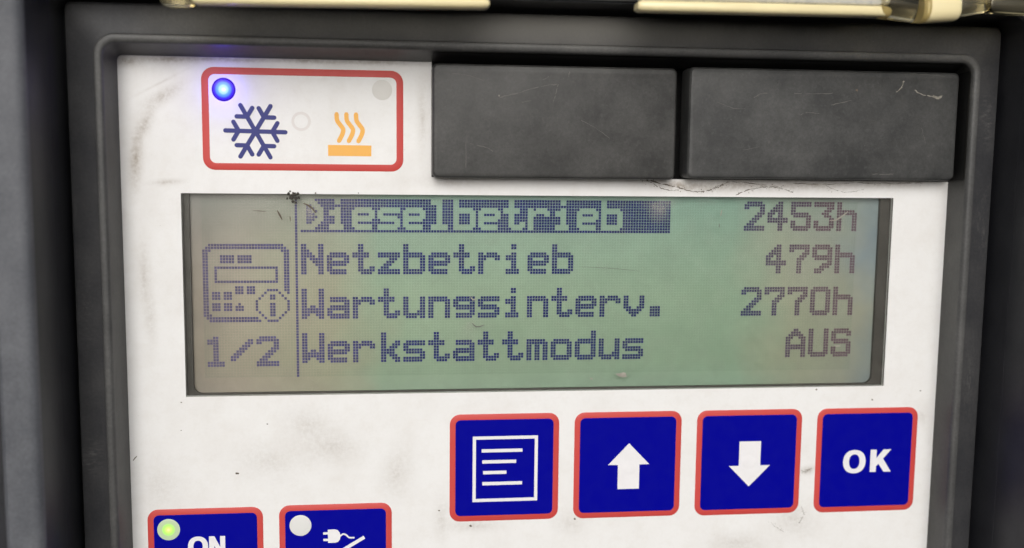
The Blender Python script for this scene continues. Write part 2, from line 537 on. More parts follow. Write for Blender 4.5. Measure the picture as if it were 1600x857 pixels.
# side cheeks stand much further forward than the top
def cheek(sgn):
    base = -39.02 if sgn < 0 else 133.02
    prof = [(0.0, -12.3), (0.12, -22.6), (0.35, -23.4), (0.9, -23.9), (1.7, -24.1), (5.2, -24.3), (5.8, -23.9), (6.2, -23.0), (6.4, 6.0)]
    V, F = [], []
    ends = (-52, 104)
    for e in ends:
        for du, w in prof:
            V.append((base + sgn * du, e, w))
    n = len(prof)
    for i in range(n - 1):
        F.append((i, i + 1, n + i + 1, n + i))
    F.append(tuple(range(n)))
    F.append(tuple(range(n, 2 * n)))
    return V, F, n
for sgn in (-1, 1):
    V, F, n = cheek(sgn)
    ob = build('side_cheek', V, F, 'rim', housing, 35)
    # its inner flank is the same dark plastic as the well
    ob.data.materials.append(MAT['wall'])
    ob.data.polygons[0].material_index = 1
V_, F_ = ring(rrect(-70, 166, -62, 120, 4), rrect(-44.5, 138.5, -40.0, 104.5, 3), 9, 5)
build('flange', V_, F_, 'wall', housing, 40)
V_, F_ = loft([box_loop(-39.0, 133.0, -35, 99.4, 3.2, -12.52), box_loop(-39.1, 133.1, -35.3, 99.7, 3.3, -13.0), box_loop(-39.3, 133.3, -41, 104, 3.3, -13.2), box_loop(-39.3, 133.3, -41, 104, 3.3, 5)])
build('well_rim', V_, F_, 'wall', housing, 40)

# ------------------------------------------------------------------ control unit
unit = tag(empty('control_unit', 47, PB, 2), 'white control panel with green display and blue keys in a black bezel', 'control panel')
WL, WR, WT, WB = -21.19, 115.60, -0.93, 36.95      # window in the plate
def plate():
    xs = [-33.0, WL, 24.35, WR, 128.0]
    ys = [-27.0, -4.25, WT, WB, PB + 1]
    gone = {(2, 0), (3, 0), (1, 2), (2, 2)}            # notch for the caps, window
    idx, V, F = {}, [], []
    def vid(i, j, w):
        if (i, j, w) not in idx:
            idx[(i, j, w)] = len(V)
            V.append((xs[i], ys[j], w))
        return idx[(i, j, w)]
    for j in range(4):
        for i in range(4):
            if (i, j) in gone: continue
            for w in (0.0, 1.0):
                F.append(tuple(vid(*q, w) for q in ((i, j), (i + 1, j), (i + 1, j + 1), (i, j + 1))))
            for (p, q), (di, dj) in ((((i, j), (i + 1, j)), (0, -1)), (((i + 1, j), (i + 1, j + 1)), (1, 0)),
                                     (((i + 1, j + 1), (i, j + 1)), (0, 1)), (((i, j + 1), (i, j)), (-1, 0))):
                n = (i + di, j + dj)
                if n in gone or not (0 <= n[0] < 4 and 0 <= n[1] < 4):
                    F.append((vid(*p, 0.0), vid(*q, 0.0), vid(*q, 1.0), vid(*p, 1.0)))
    return V, F
face = build('faceplate', *plate(), 'plate', unit)

loops = []
for l, r, t, b, rad, w in [(-31.55, 126.80, -25.35, PB - .2, 1.0, 7.6), (-31.6, 126.85, -25.45, PB - .1, 1.0, -0.6), (-32.0, 126.30, -26.65, PB + .3, 2.2, -6.75),
                           (-32.04, 126.34, -26.72, PB + .35, 2.25, -7.1), (-32.2, 126.5, -26.9, PB + .5, 2.4, -7.45), (-32.45, 126.75, -27.15, PB + .75, 2.6, -7.6),
                           (-33.15, 127.45, -27.9, PB + 1.5, 3.2, -7.66), (-33.4, 127.7, -28.15, PB + 1.75, 3.45, -7.55), (-33.56, 127.86, -28.32, PB + 1.9, 3.6, -7.2), (-33.62, 127.92, -28.4, PB + 2.0, 3.65, -6.7),
                           (-33.8, 128.1, -28.6, PB + 2.2, 3.75, -6.55), (-37.9, 131.8, -33.1, PB + 6.0, 1.4, -6.4), (-38.25, 132.15, -33.45, PB + 6.25, 1.2, -6.2),
                           (-38.45, 132.35, -33.7, PB + 6.5, 1.1, -5.7), (-38.5, 132.4, -33.8, PB + 6.6, 1.0, -1.0)]:
    loops.append((rrect(l, r, t, b, rad, 8), w))
build('bezel', *loft(loops[8:]), 'bezel', unit, 38)
build('bezel_wall', *loft(loops[:3]), 'bezelwall', unit, 38)
build('bezel_lip', *loft(loops[2:9]), 'lip', unit, 38)

# dark bay behind the caps
build('cap_bay', *loft([(rrect(23.9, 127.6, -27.4, -4.0, 0.8, 4), 1.02), (rrect(23.9, 127.6, -27.4, -4.0, 0.8, 4), 7.5)], False, True), 'pit', unit)
def shade_sheet():  # black sheet put in for the shade on the wall around the caps
    lo = [(24.4, -25.3, -.5), (126.65, -25.3, -.5), (126.65, -4.6, -.5)]
    hi = [(24.4, -26.42, -6.3), (126.15, -26.42, -6.3), (126.15, -4.6, -6.3)]
    return lo + hi, [(0, 1, 4, 3), (1, 2, 5, 4)]
build('bay_shade_sheet', *shade_sheet(), 'pit', unit)
# ---- display
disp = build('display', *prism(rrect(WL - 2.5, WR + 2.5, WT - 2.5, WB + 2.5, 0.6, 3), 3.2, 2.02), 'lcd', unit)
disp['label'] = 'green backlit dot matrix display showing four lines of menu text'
il, it_ = px(290, 330, 1.3)[0], None
fr_out = rrect(WL - 2.2, WR + 2.2, WT - 2.2, WB + 2.2, 1.2, 6)
fr_in = rrect(-20.0, 113.55, WT - 0.9, WB - 0.30, 1.6, 6)
build('display_frame', *ring(fr_out, fr_in, 2.0, 1.25), 'lcdframe', disp)
pane = build('window_pane', *prism(rrect(WL + .01, WR - .01, WT + .01, WB - .01, 0.05, 2), 0.55, 0.12), 'pane', disp)

FONT = {}
def glyph(ch, rows):
    FONT[ch] = rows.split('|')
X8, E8 = 'XXXXXXXX', 'XX....XX'
def pad(rows, top): return '|'.join(['........'] * top + rows)
glyph('N', 'XX....XX|XX....XX|XXX...XX|XXXX..XX|XXXXX.XX|XX.XXXXX|XX..XXXX|XX...XXX|XX....XX|XX....XX|XX....XX')
glyph('e', pad(['.XXXXXX.', X8, E8, X8, 'XXXXXXX.', 'XX......', 'XXXXXXX.', '.XXXXXX.'], 3))
glyph('t', '|'.join(['..XX....'] * 3 + ['XXXXXX..'] * 2 + ['..XX....'] * 3 + ['..XX..XX', '..XXXXXX', '...XXXX.']))
glyph('z', pad([X8, X8, '....XXX.', '...XXX..', '..XXX...', '.XXX....', X8, X8], 3))
glyph('b', '|'.join(['XX......'] * 3 + ['XXXXXXX.', X8] + [E8] * 4 + [X8, 'XXXXXXX.']))
glyph('r', pad(['XX.XXXX.', X8, 'XXX...XX'] + ['XX......'] * 5, 3))
glyph('i', '|'.join(['...XX...'] * 2 + ['........', '...XX...', '.XXXX...', '.XXXX...'] + ['...XX...'] * 3 + ['.XXXXX..'] * 2))
glyph('W', '|'.join([E8] * 6 + ['XX.XX.XX', X8, X8, 'XXX..XXX', E8]))
glyph('a', pad(['.XXXXXX.', '.XXXXXXX', '......XX', '.XXXXXXX', X8, E8, X8, '.XXXXXXX'], 3))
glyph('u', pad([E8] * 5 + ['XX...XXX', X8, '.XXXX.XX'], 3))
glyph('n', pad(['XXXXXXX.', X8] + [E8] * 6, 3))
glyph('g', pad(['.XXXXXXX', X8, E8, X8, '.XXXXXXX', '......XX', '.XXXXXXX', '.XXXXXX.'], 3))
glyph('s', pad(['.XXXXXXX', X8, 'XX......', 'XXXXXXX.', '.XXXXXXX', '......XX', X8, 'XXXXXXX.'], 3))
glyph('v', pad([E8] * 4 + ['XXX..XXX', '.XXXXXX.', '..XXXX..', '...XX...'], 3))
glyph('.', pad(['.XXXX...'] * 4, 7))
glyph('k', '|'.join(['.XX.....'] * 3 + ['.XX...XX', '.XX..XXX', '.XX.XXX.', '.XXXXX..', '.XXXXX..', '.XX.XXX.', '.XX..XXX', '.XX...XX']))
glyph('m', pad(['XXXXXXX.', X8] + ['XX.XX.XX'] * 6, 3))
glyph('o', pad(['.XXXXXX.', X8] + [E8] * 4 + [X8, '.XXXXXX.'], 3))
glyph('d', '|'.join(['......XX'] * 3 + ['.XXXXXXX', X8] + [E8] * 4 + [X8, '.XXXXXX.']))
glyph('l', '|'.join(['.XXXX...'] * 2 + ['...XX...'] * 7 + ['.XXXXXX.'] * 2))
glyph('h', '|'.join(['XX......'] * 3 + ['XXXXXXX.', X8] + [E8] * 6))
glyph('D', 'XXXXX...|XXXXXX..|XX..XXX.|XX...XXX|XX....XX|XX....XX|XX....XX|XX...XXX|XX..XXX.|XXXXXX..|XXXXX...')
glyph('2', '.XXXXXX.|XXXXXXXX|XX....XX|......XX|.....XXX|....XXX.|...XXX..|..XXX...|.XXX....|XXXXXXXX|XXXXXXXX')
glyph('1', '|'.join(['...XX...', '.XXXX...', '.XXXX...'] + ['...XX...'] * 6 + ['.XXXXXX.'] * 2))
glyph('/', '........|......XX|.....XXX|....XXX.|...XXX..|..XXX...|.XXX....|XXX.....|XX......|........|........')
glyph('4', '....XX..|...XXX..|..XXXX..|.XXXXX..|XXX.XX..|XX..XX..|XXXXXXXX|XXXXXXXX|....XX..|....XX..|....XX..')
glyph('5', '|'.join([X8, X8, 'XX......', 'XX......', 'XXXXXXX.', '.XXXXXXX', '......XX', 'XX....XX', 'XX....XX', X8, '.XXXXXX.']))
glyph('3', '|'.join([X8, X8, '.....XXX', '....XXX.', '...XXX..', '....XXX.', '......XX', 'XX....XX', 'XX....XX', X8, '.XXXXXX.']))
glyph('7', '|'.join([X8, X8, E8, '.....XXX', '....XXX.', '...XXX..'] + ['...XX...'] * 5))
glyph('9', '|'.join(['.XXXXXX.', X8, E8, E8, X8, '.XXXXXXX', '......XX', '....XXXX', '...XXXX.', '.XXXX...', '.XXX....']))
glyph('0', '|'.join(['.XXXXXX.', X8] + [E8] * 7 + [X8, '.XXXXXX.']))
glyph('A', '|'.join(['...XX...', '..XXXX..', '.XXXXXX.', 'XXX..XXX', E8, E8, X8, X8, E8, E8, E8]))
glyph('U', '|'.join([E8] * 9 + [X8, '.XXXXXX.']))
glyph('S', '|'.join(['.XXXXXX.', X8, E8, 'XX......', 'XXXXXXX.', '.XXXXXXX', '......XX', E8, E8, X8, '.XXXXXX.']))
def cells(text, c, r):
    S = set()
    for i, ch in enumerate(text):
        for y, row in enumerate(FONT[ch]):
            for x, b in enumerate(row):
                if b == 'X': S.add((c + 9 * i + x, r + y))
    return S
PITCH, DOT = 0.53, 0.46
def dots(name, S, label=None):
    V, F = [], []
    for c, r in sorted(S):
        u, v = c * PITCH, r * PITCH
        k = len(V)
        V += [(u, v, 2.0), (u + DOT, v, 2.0), (u + DOT, v + DOT, 2.0), (u, v + DOT, 2.0)]
        F.append((k, k + 1, k + 2, k + 3))
    o = build(name, V, F, 'dot', disp)
    if label: o['label'] = label
    return o
bar = {(c, r) for c in range(134) for r in range(12)} - cells('Dieselbetrieb', 0, 0)
# dots that have gone faint in the first letter
bar = {q for q in bar if not (q in {(4, 4), (5, 3), (5, 5)} )}
dots('menu_line', bar, 'highlighted bar reading Dieselbetrieb')
for txt, c, r in [('Netzbetrieb', 0, 16), ('Wartungsinterv.', 0, 32), ('Werkstattmodus', 0, 48)]:
    dots('menu_line', cells(txt, c, r), 'menu line reading ' + txt)
for txt, c, r in [('2453h', 162, 0), ('479h', 171, 16), ('2770h', 162, 32), ('AUS', 180, 48)]:
    dots('menu_value', cells(txt, c, r), 'value reading ' + txt)
dots('page_number', cells('1/2', -34, 49), 'page number reading 1/2')
dots('divider_line', {(-2, r) for r in range(64)})
ico = set()
def R_(c0, c1, r0, r1):
    for c in range(c0, c1 + 1):
        for r in range(r0, r1 + 1): ico.add((c, r))
R_(2, 27, 0, 0); R_(1, 28, 1, 1); R_(0, 2, 2, 2); R_(27, 29, 2, 2); R_(0, 1, 3, 24); R_(28, 29, 3, 16); R_(29, 29, 17, 17)
R_(0, 2, 25, 25); R_(1, 18, 26, 26); R_(2, 19, 27, 27)
R_(6, 10, 4, 6); R_(12, 16, 4, 6)
R_(4, 25, 8, 8); R_(4, 25, 13, 13); R_(4, 4, 8, 13); R_(25, 25, 8, 13)
R_(11, 13, 15, 17); R_(15, 17, 15, 17)
for r0 in (17, 21): R_(3, 5, r0, r0 + 2); R_(7, 9, r0, r0 + 2)
R_(12, 12, 21, 21); R_(11, 13, 22, 23)
R_(22, 25, 16, 16); R_(22, 25, 27, 27); R_(18, 18, 20, 23); R_(29, 29, 20, 23)
for k in range(3):
    for c, r in ((21 - k, 17 + k), (26 + k, 17 + k), (19 + k, 24 + k), (28 - k, 24 + k)): ico.add((c, r))
R_(23, 24, 18, 19); R_(23, 24, 21, 25)
dots('menu_icon', {(c - 34, r + 16) for c, r in ico}, 'pictogram of a control panel with an information sign')

# ---- keys
def key(l, r, t, b, label):
    rad = 2.0
    B = 1.12
    o = build('key', *loft([(rrect(l + B, r - B, t + B, b - B, 1.0), -0.02), (rrect(l + B, r - B, t + B, b - B, 1.0), -0.16),
                            (rrect(l + B + .12, r - B - .12, t + B + .12, b - B - .12, .9), -0.24)], False, True), 'blue', unit, 25)
    o['label'] = label
    build('key_border', *loft([(rrect(l, r, t, b, rad), 0.02), (rrect(l, r, t, b, rad), -0.05), (rrect(l + .15, r - .15, t + .15, b - .15, rad - .12), -0.12),
                               (rrect(l + B - .01, r - B + .01, t + B - .01, b - B + .01, 1.0), -0.12)]), 'red', o, 30)
    return o
KW = -0.24
def sym(o, name, parts, mat='white', w=KW, th=0.05):
    """a printed symbol: every stroke a hair higher than the last so that none share a plane"""
    ps = []
    for i, poly in enumerate(parts):
        ps.append(prism(poly, w + 0.01, w - th - 0.004 * i))
    return build(name, *merge(*ps), mat, o)
k_menu = key(27.95, 49.30, 41.25, 62.60, 'blue key with a white list symbol')
k_up = key(52.35, 73.85, 41.30, 62.70, 'blue key with a white up arrow')
k_dn = key(77.00, 98.70, 41.36, 62.88, 'blue key with a white down arrow')
k_ok = key(101.9, 123.25, 41.42, 63.02, 'blue key marked OK')
k_on = key(-28.8, -7.55, 58.45, 79.90, 'blue key marked ON with a lit green lamp')
k_pl = key(-4.55, 16.80, 58.35, 79.80, 'blue key with a white mains plug symbol and an unlit lamp')
Z1 = (690, 630, 4.1026)
def zb(x0, x1, y0, y1, z=Z1): return pxs([(x0, y0), (x1, y0), (x1, y1), (x0, y1)], *z, w=KW)
def rect4(l, r, t, b): return [(l, t), (r, t), (r, b), (l, b)]
(ml, mt), (mr, mb) = px(738.8, 682.6, KW), px(839.2, 782, KW)
fr = ring(rect4(ml, mr, mt, mb), rect4(ml + .62, mr - .62, mt + .62, mb - .62), KW + .01, KW - .05)
build('list_symbol', *merge(fr, *[prism(rect4(*[a for a in q]), KW + .01, KW - .05) for q in
      [(ml + 1.72, ml + 9.7, mt + 2.55, mt + 3.2), (ml + 1.85, ml + 8.5, mt + 4.75, mt + 5.4), (ml + 2.05, ml + 6.6, mt + 6.9, mt + 7.55), (ml + 1.9, ml + 9.7, mt + 9.1, mt + 9.75)]]), 'white', k_menu)
def arrow(cu, tip, head, tail, hw, sw):
    return [(cu, tip), (cu + hw, head), (cu + sw, head), (cu + sw, tail), (cu - sw, tail), (cu - sw, head), (cu - hw, head)]
au = px(690 + 1199 / 4.1026, 630 + 258 / 4.1026, KW)
a2 = px(690 + 1199 / 4.1026, 630 + 395 / 4.1026, KW)
a3 = px(690 + 1199 / 4.1026, 630 + 550 / 4.1026, KW)
sym(k_up, 'up_arrow', [arrow(a2[0], au[1], a2[1], a3[1], 4.15, 2.16)])
b1 = px(1070 + 411 / 4.1026, 620 + 575 / 4.1026, KW)
b2 = px(1070 + 414 / 4.1026, 620 + 442 / 4.1026, KW)
b3 = px(1070 + 417 / 4.1026, 620 + 287 / 4.1026, KW)
sym(k_dn, 'down_arrow', [arrow(b2[0], b1[1], b2[1], b3[1], 4.25, 2.22)])
for kk, x, y in ((k_up, 984, 731), (k_dn, 1170, 722)):
    q = px(x, y, KW)
    build('dimple', *loft([(circle(*q, 1.45, 24), KW - .045), (circle(*q, 1.3, 24), KW - .07), (circle(*q, .75, 24), KW - .085), (circle(*q, .15, 24), KW - .09)], False, True), 'white', kk, 60)
def letter_O(cu, cv, rx, ry, ix, iy, e=2.25):
    def se(a, b, n=40):
        P = []
        for i in range(n):
            t = 2 * math.pi * i / n
            c, s = math.cos(t), math.sin(t)
            P.append((cu + a * math.copysign(abs(c) ** (2 / e), c), cv + b * math.copysign(abs(s) ** (2 / e), s)))
        return P
    return ring(se(rx, ry), se(ix, iy), KW + .01, KW - .05)
oc = px(1070 + 1086 / 4.1026, 620 + 417 / 4.1026, KW)
kc = px(1070 + 1188 / 4.1026, 620 + 412 / 4.1026, KW)
H = 2.32
build('letter', *letter_O(oc[0], oc[1], 2.38, 2.42, 1.12, 1.52), 'white', k_ok)
K_ = [(0, -H), (1.28, -H), (1.28, -.55), (2.75, -H), (4.35, -H), (2.72, -.42), (4.5, H), (2.92, H), (1.78, .62), (1.28, 1.2), (1.28, H), (0, H)]
build('letter', *prism([(kc[0] + a, kc[1] + b) for a, b in K_], KW + .01, KW - .05), 'white', k_ok)
nc = px(200 + 397 / 3.636, 760 + 287 / 3.636, KW)
HN = 1.98
build('letter', *letter_O(nc[0], nc[1] + HN, 1.86, 2.02, .86, 1.22), 'white', k_on)
nl = px(200 + 460 / 3.636, 760 + 285 / 3.636, KW)
N_ = [(0, 0), (1.0, 0), (2.05, 2.15), (2.05, 0), (2.98, 0), (2.98, 2 * HN), (1.98, 2 * HN), (.95, 1.85), (.95, 2 * HN), (0, 2 * HN)]
build('letter', *prism([(nl[0] + a, nl[1] + b) for a, b in N_], KW + .01, KW - .05), 'white', k_on)
Z3 = (200, 760, 3.636)
body = pxs([(1135, 247), (1175, 245), (1192, 250), (1203, 263), (1208, 283), (1204, 303), (1193, 316), (1176, 321), (1137, 322)], *Z3, w=KW)
pr1 = pxs([(1109, 262), (1137, 261), (1137, 274), (1109, 275)], *Z3, w=KW)
pr2 = pxs([(1110, 299), (1138, 298), (1138, 311), (1110, 312)], *Z3, w=KW)
cord = stroke(smoothline(pxs([(1204, 284), (1222, 272), (1240, 277), (1256, 291), (1283, 292)], *Z3, w=KW)), .30)
s0, s1 = px(200 + 1343 / 3.636, 760 + 289 / 3.636, KW), px(200 + 1225 / 3.636, 760 + 360 / 3.636, KW)
dx, dy = s1[0] - s0[0], s1[1] - s0[1]
s2 = (s0[0] + dx * 2.0, s0[1] + dy * 2.0)
nn = math.hypot(dx, dy)
hx, hy = -dy / nn * .33, dx / nn * .33
slash = [(s0[0] + hx, s0[1] + hy), (s2[0] + hx, s2[1] + hy), (s2[0] - hx, s2[1] - hy), (s0[0] - hx, s0[1] - hy)]
sym(k_pl, 'plug_symbol', [body, pr1, pr2, cord])
sym(k_pl, 'slash', [slash])
def dome(u, v, r, base, h, n=36, k=5):
    lp = [(circle(u, v, r, n), base + .04)]
    for i in range(k):
        a = i / k * math.pi / 2
        lp.append((circle(u, v, r * math.cos(a) if i else r * .999, n), base - h * math.sin(a)))
    lp.append((circle(u, v, r * .12, n), base - h))
    return loft(lp, False, True)
gu = px(263.5, 828, KW)
MAT['green_led'] = mat_led('green_lamp', gu[0], gu[1], 2.05, [(0.0, (1.0, 1.0, 0.30)), (0.2, (0.62, 0.95, 0.03)), (0.45, (0.30, 0.80, 0.0)), (0.66, (0.28, 0.44, 0.20)), (1.0, (0.30, 0.40, 0.26))], 1.0, (0.28, 0.30, 0.22))
build('lamp', *dome(gu[0], gu[1], 2.08, KW, 0.10), 'green_led', k_on, 40)['label'] = 'lit green lamp'
pu = px(469.5, 821.5, KW)
build('lamp', *dome(pu[0], pu[1], 2.06, KW, 0.10), 'palelens', k_pl, 40)['label'] = 'unlit pale lamp'

# ---- status field with the red outline
sl, sr, st, sb = -17.1, 19.12, -23.65, -5.2
stat = build('status_field', *loft([(rrect(sl, sr, st, sb, 2.2, 8), .02), (rrect(sl, sr, st, sb, 2.2, 8), -.04), (rrect(sl + .08, sr - .08, st + .08, sb - .08, 2.12, 8), -.07),
                              (rrect(sl + 1.22, sr - 1.22, st + 1.22, sb - 1.22, 1.15, 8), -.07), (rrect(sl + 1.26, sr - 1.26, st + 1.26, sb - 1.26, 1.12, 8), .02)]), 'red', unit, 30)
stat['label'] = 'white status field with red outline, snowflake and heat symbol'
su, sv = px(399.2, 205.6)
parts = []
RS, SW = 5.35, 0.80
for k in range(6):
    a = math.radians(60 * k + 1)
    ca, sa = math.cos(a), math.sin(a)
    parts.append(stroke([(su, sv), (su + RS * ca, sv + RS * sa)], SW))
    bu, bv = su + .56 * RS * ca, sv + .56 * RS * sa
    for s in (-1, 1):
        aa = a + s * math.radians(60)
        parts.append(stroke([(bu, bv), (bu + .345 * RS * math.cos(aa), bv + .345 * RS * math.sin(aa))], SW))
sym(stat, 'snowflake_symbol', parts, 'navy', 0.0, 0.02)
Z4 = (280, 60, 3.725)
parts = []
for off, dy in ((0, 0), (57, 1), (113, 2)):
    parts.append(stroke(smoothline(pxs([(916 + off, 442 + dy), (919 + off, 478 + dy), (938 + off, 506 + dy), (954 + off, 530 + dy), (950 + off, 558 + dy), (930 + off, 598 + dy)], *Z4)), .82, 3))
parts.append(pxs([(866, 621), (1119, 625), (1118, 688), (867, 685)], *Z4))
sym(stat, 'heat_symbol', parts, 'orange', 0.0, 0.02)
lu, lv = px(349.4, 140.3)
MAT['blue_led'] = mat_led('blue_lamp', lu, lv, 2.12, [(0.0, (0.85, 1.0, 1.0)), (0.30, (0.40, 0.85, 1.0)), (0.52, (0.07, 0.36, 1.0)), (0.76, (0.03, 0.02, 0.9)), (0.92, (0.03, 0.0, 0.36)), (1.0, (0.03, 0.0, 0.32))], 1.15, (0.03, 0.01, 0.16))
lamp = build('lamp', *dome(lu, lv, 2.12, 0.0, 0.35), 'blue_led', stat, 40)
lamp['label'] = 'lit blue lamp'
pl = bpy.data.lights.new('blue_lamp_light', 'POINT')      # the light that lamp throws on the plate and bezel
pl.energy = 0.0011
pl.color = (0.10, 0.04, 1.0)
pl.shadow_soft_size = 0.0
plo = bpy.data.objects.new('blue_lamp_light', pl)
scene.collection.objects.link(plo)
plo.parent = lamp
plo.location = W(lu, lv, -1.9) - ORG[lamp.name]
u2, v2 = px(597, 141)
build('lamp', *dome(u2, v2, 1.85, 0.0, 0.06), 'greylens', stat, 40)['label'] = 'unlit grey lamp'
u3, v3 = px(470.5, 190)
build('dimple', *ring(circle(u3, v3, 1.75), circle(u3, v3, 1.25), .01, -.03), 'dimple', stat, 40)

# ---- dirt and scratches on plate and window
def speck(parent, x, y, r, w=0.0, mat='dirt', h=.10, seed=0, el=1.0, rot=0.0):
    rnd = random.Random(int(x * 31 + y * 7) + seed)
    u, v = px(x, y, w)
    n = 9
    P, Q = [], []
    for i in range(n):
        a = 2 * math.pi * i / n
        rr = r * rnd.uniform(.6, 1.25)
        a0, b0 = rr * math.cos(a) * el, rr * math.sin(a)
        c, s = math.cos(rot), math.sin(rot)
        P.append((u + a0 * c - b0 * s, v + a0 * s + b0 * c))
        Q.append((u + (a0 * c - b0 * s) * .6, v + (a0 * s + b0 * c) * .6))
    return loft([(P, w + .01), (Q, w - h)], False, True)
clump = []
for dx, dy, r in [(-6, -3, .28), (-3, 3, .34), (1, -2, .38), (4, 4, .30), (6, -3, .22), (0, 8, .24), (-8, 4, .16), (8, 3, .2), (3, 10, .18), (-4, -6, .16)]:
    clump.append(speck(face, 458 + dx * 1.15, 306 + dy * 1.1, r * 1.35, 0.0, h=.16))
MAT['darkdirt'] = mat_paint('dark_dirt', (0.045, 0.04, 0.033), 0.6, 0.8, (0.14, 0.125, 0.10))
build('dirt_clump', *merge(*clump), 'darkdirt', disp, 30)
for pts, wd in [([(474, 318), (481, 321), (488, 326), (493, 333)], .34), ([(433, 329), (437, 336), (441, 344)], .30), ([(453, 338), (454, 346)], .16), ([(395, 329), (416, 331)], .12)]:
    build('dirt_streak', *prism(stroke(smoothline(pxs(pts, w=.11)), wd, taper=True), .12, .07), 'dirt', disp)
def crack(pts, wd, parent=None, mat='dirt', w=0.0, jit=.09):
    L = smoothline(pxs(pts, w=w), 10)
    rnd = random.Random(len(pts) * 13 + int(pts[0][0]))
    L = [(a + rnd.uniform(-jit, jit), b + rnd.uniform(-jit, jit)) for a, b in L]
    ps = []
    i = 0
    while i < len(L) - 2:
        n = rnd.randint(3, 7)
        seg = L[i:i + n]
        if len(seg) > 2:
            ps.append(prism(stroke(seg, .55 * wd * rnd.uniform(.5, 1.5), taper=True), w + .01, w - .03 - .002 * (i % 9)))
        i += n - 1 + rnd.randint(0, 1)
    for i_ in range(int(len(L) * .5)):
        a_, b_ = rnd.choice(L)
        a_ += rnd.gauss(0, .35); b_ += rnd.gauss(0, .28); r_ = rnd.uniform(.03, .09) * (wd / .2) ** .5
        ps.append(prism([(a_ + r_ * math.cos(t_) * rnd.uniform(.7, 1.3), b_ + r_ * math.sin(t_)) for t_ in (0, 1.05, 2.1, 3.14, 4.2, 5.2)], w + .01, w - .05 - .001 * (i_ % 7)))
    return build('dirt_line', *merge(*ps), mat, parent or face)
crack([(1000, 282), (1014, 284), (1030, 293), (1048, 298), (1062, 297)], .20)
crack([(1010, 281), (1035, 288), (1060, 293), (1085, 300), (1110, 297), (1130, 289)], .30)
crack([(1150, 305), (1170, 297), (1200, 292), (1225, 296), (1240, 302)], .22)
crack([(1110, 297), (1140, 285), (1180, 288), (1220, 293)], .16)
crack([(1290, 290), (1320, 301), (1350, 296)], .12)
crack([(1240, 287), (1290, 288), (1340, 286), (1390, 287), (1440, 286)], .14)
crack([(1252, 735), (1258, 737), (1268, 732)], .16, jit=.05)
crack([(1206, 818), (1212, 824), (1225, 831)], .12)
crack([(1252, 792), (1256, 804), (1248, 818)], .12)
for x, y, r in [(371, 740, .26), (418, 663, .12), (283, 629, .12), (283, 673, .10), (898, 811, .2), (735, 822, .22), (1363, 625, .15), (1438, 611, .12), (686, 798, .15), (1276, 609, .18), (560, 302, .1), (493, 302, .14)]:
    build('dirt_speck', *speck(face, x, y, r, 0.0, h=.06, el=1.5, rot=.3), 'dirt', face, 30)
build('dirt_streak', *prism(stroke(pxs([(208, 720), (211, 716), (214, 713)]), .2, taper=True), .01, -.03), 'dirt', face)
for pts, wd, mt in [([(1296, 345), (1306, 344), (1316, 338), (1325, 331)], .30, 'chip'), ([(1128, 328), (1126, 338)], .18, 'chip'), ([(1124, 350), (1124, 356)], .12, 'scratch'),
                    ([(735, 464), (740, 469), (745, 466)], .22, 'chip'), ([(737, 505), (745, 511), (757, 508)], .20, 'scratch'),
                    ([(1304, 541), (1313, 541)], .26, 'chip'), ([(512, 414), (518, 408)], .25, 'scratch'), ([(922, 591), (926, 593)], .25, 'chip'),
                    ([(905, 417), (960, 420), (1000, 424)], .07, 'scratch')]:
    build('scratch', *prism(stroke(smoothline(pxs(pts, w=.11)), wd, taper=True), .12, .08), mt, disp)
build('dirt_speck', *speck(disp, 972, 586, .55, .11, 'dirt', .05, el=2.2), 'chip', disp, 30)

# ------------------------------------------------------------------ black cover caps above the display
def cap(l, r, t, b, h, mat, label):
    rad = 1.0
    o = build('cover_cap', *loft([(rrect(l, r, t, b, rad), 0.9), (rrect(l + .02, r - .02, t + .02, b - .02, rad), -h + .95), (rrect(l + .14, r - .14, t + .14, b - .14, rad), -h + .42),
                                  (rrect(l + .42, r - .42, t + .42, b - .42, rad - .1), -h + .10), (rrect(l + .85, r - .85, t + .85, b - .85, rad - .3), -h), ], True, True), mat, None, 28, (0.5 * (l + r), b, 0))
    return tag(o, label, 'cover cap', 'black caps above the display')
CH = 4.2
cap_a = cap(24.3, 69.95, -24.9, -4.15, CH, 'cap', 'black rectangular cap next to the snowflake field, with a long pale scratch')
cap_b = cap(72.15, 125.75, -25.25, -4.45, CH, 'cap2', 'wider black rectangular cap at the right corner of the bezel, chipped near its edge')
def scr(o, pts, wd, mat='scratch', jit=.07):
    """a scratch broken into short uneven dashes"""
    rnd = random.Random(int(pts[0][0] * 3 + pts[0][1]))
    L = smoothline(pxs(pts, w=-CH), 7)
    L = [(a + rnd.uniform(-jit, jit), b + rnd.uniform(-jit, jit)) for a, b in L]
    ps, i = [], 0
    while i < len(L) - 2:
        n = rnd.randint(3, 6)
        seg = L[i:i + n]
        if len(seg) > 2:
            ps.append(prism(stroke(seg, wd * rnd.uniform(.35, 1.0), taper=True), -CH + .01, -CH - .008 - .001 * (i % 7)))
        i += n - 1 + (1 if rnd.random() < .25 else 0)
    build('scratch', *merge(*ps), mat, o)
for pts, wd in [([(781, 152), (815, 144), (845, 135), (870, 132)], .26), ([(872, 132), (868, 148), (864, 160)], .20), ([(815, 160), (832, 157)], .14), ([(890, 112), (888, 120)], .2),
                ([(908, 188), (930, 200), (955, 219)], .16), ([(735, 225), (760, 231), (771, 238)], .14), ([(706, 115), (735, 119), (758, 128)], .14), ([(728, 222), (728, 262)], .14), ([(848, 125), (858, 120)], .1)]:
    scr(cap_a, pts, wd)
build('nick', *speck(cap_a, 780, 150, .2, -CH, h=.02), 'chip', cap_a)
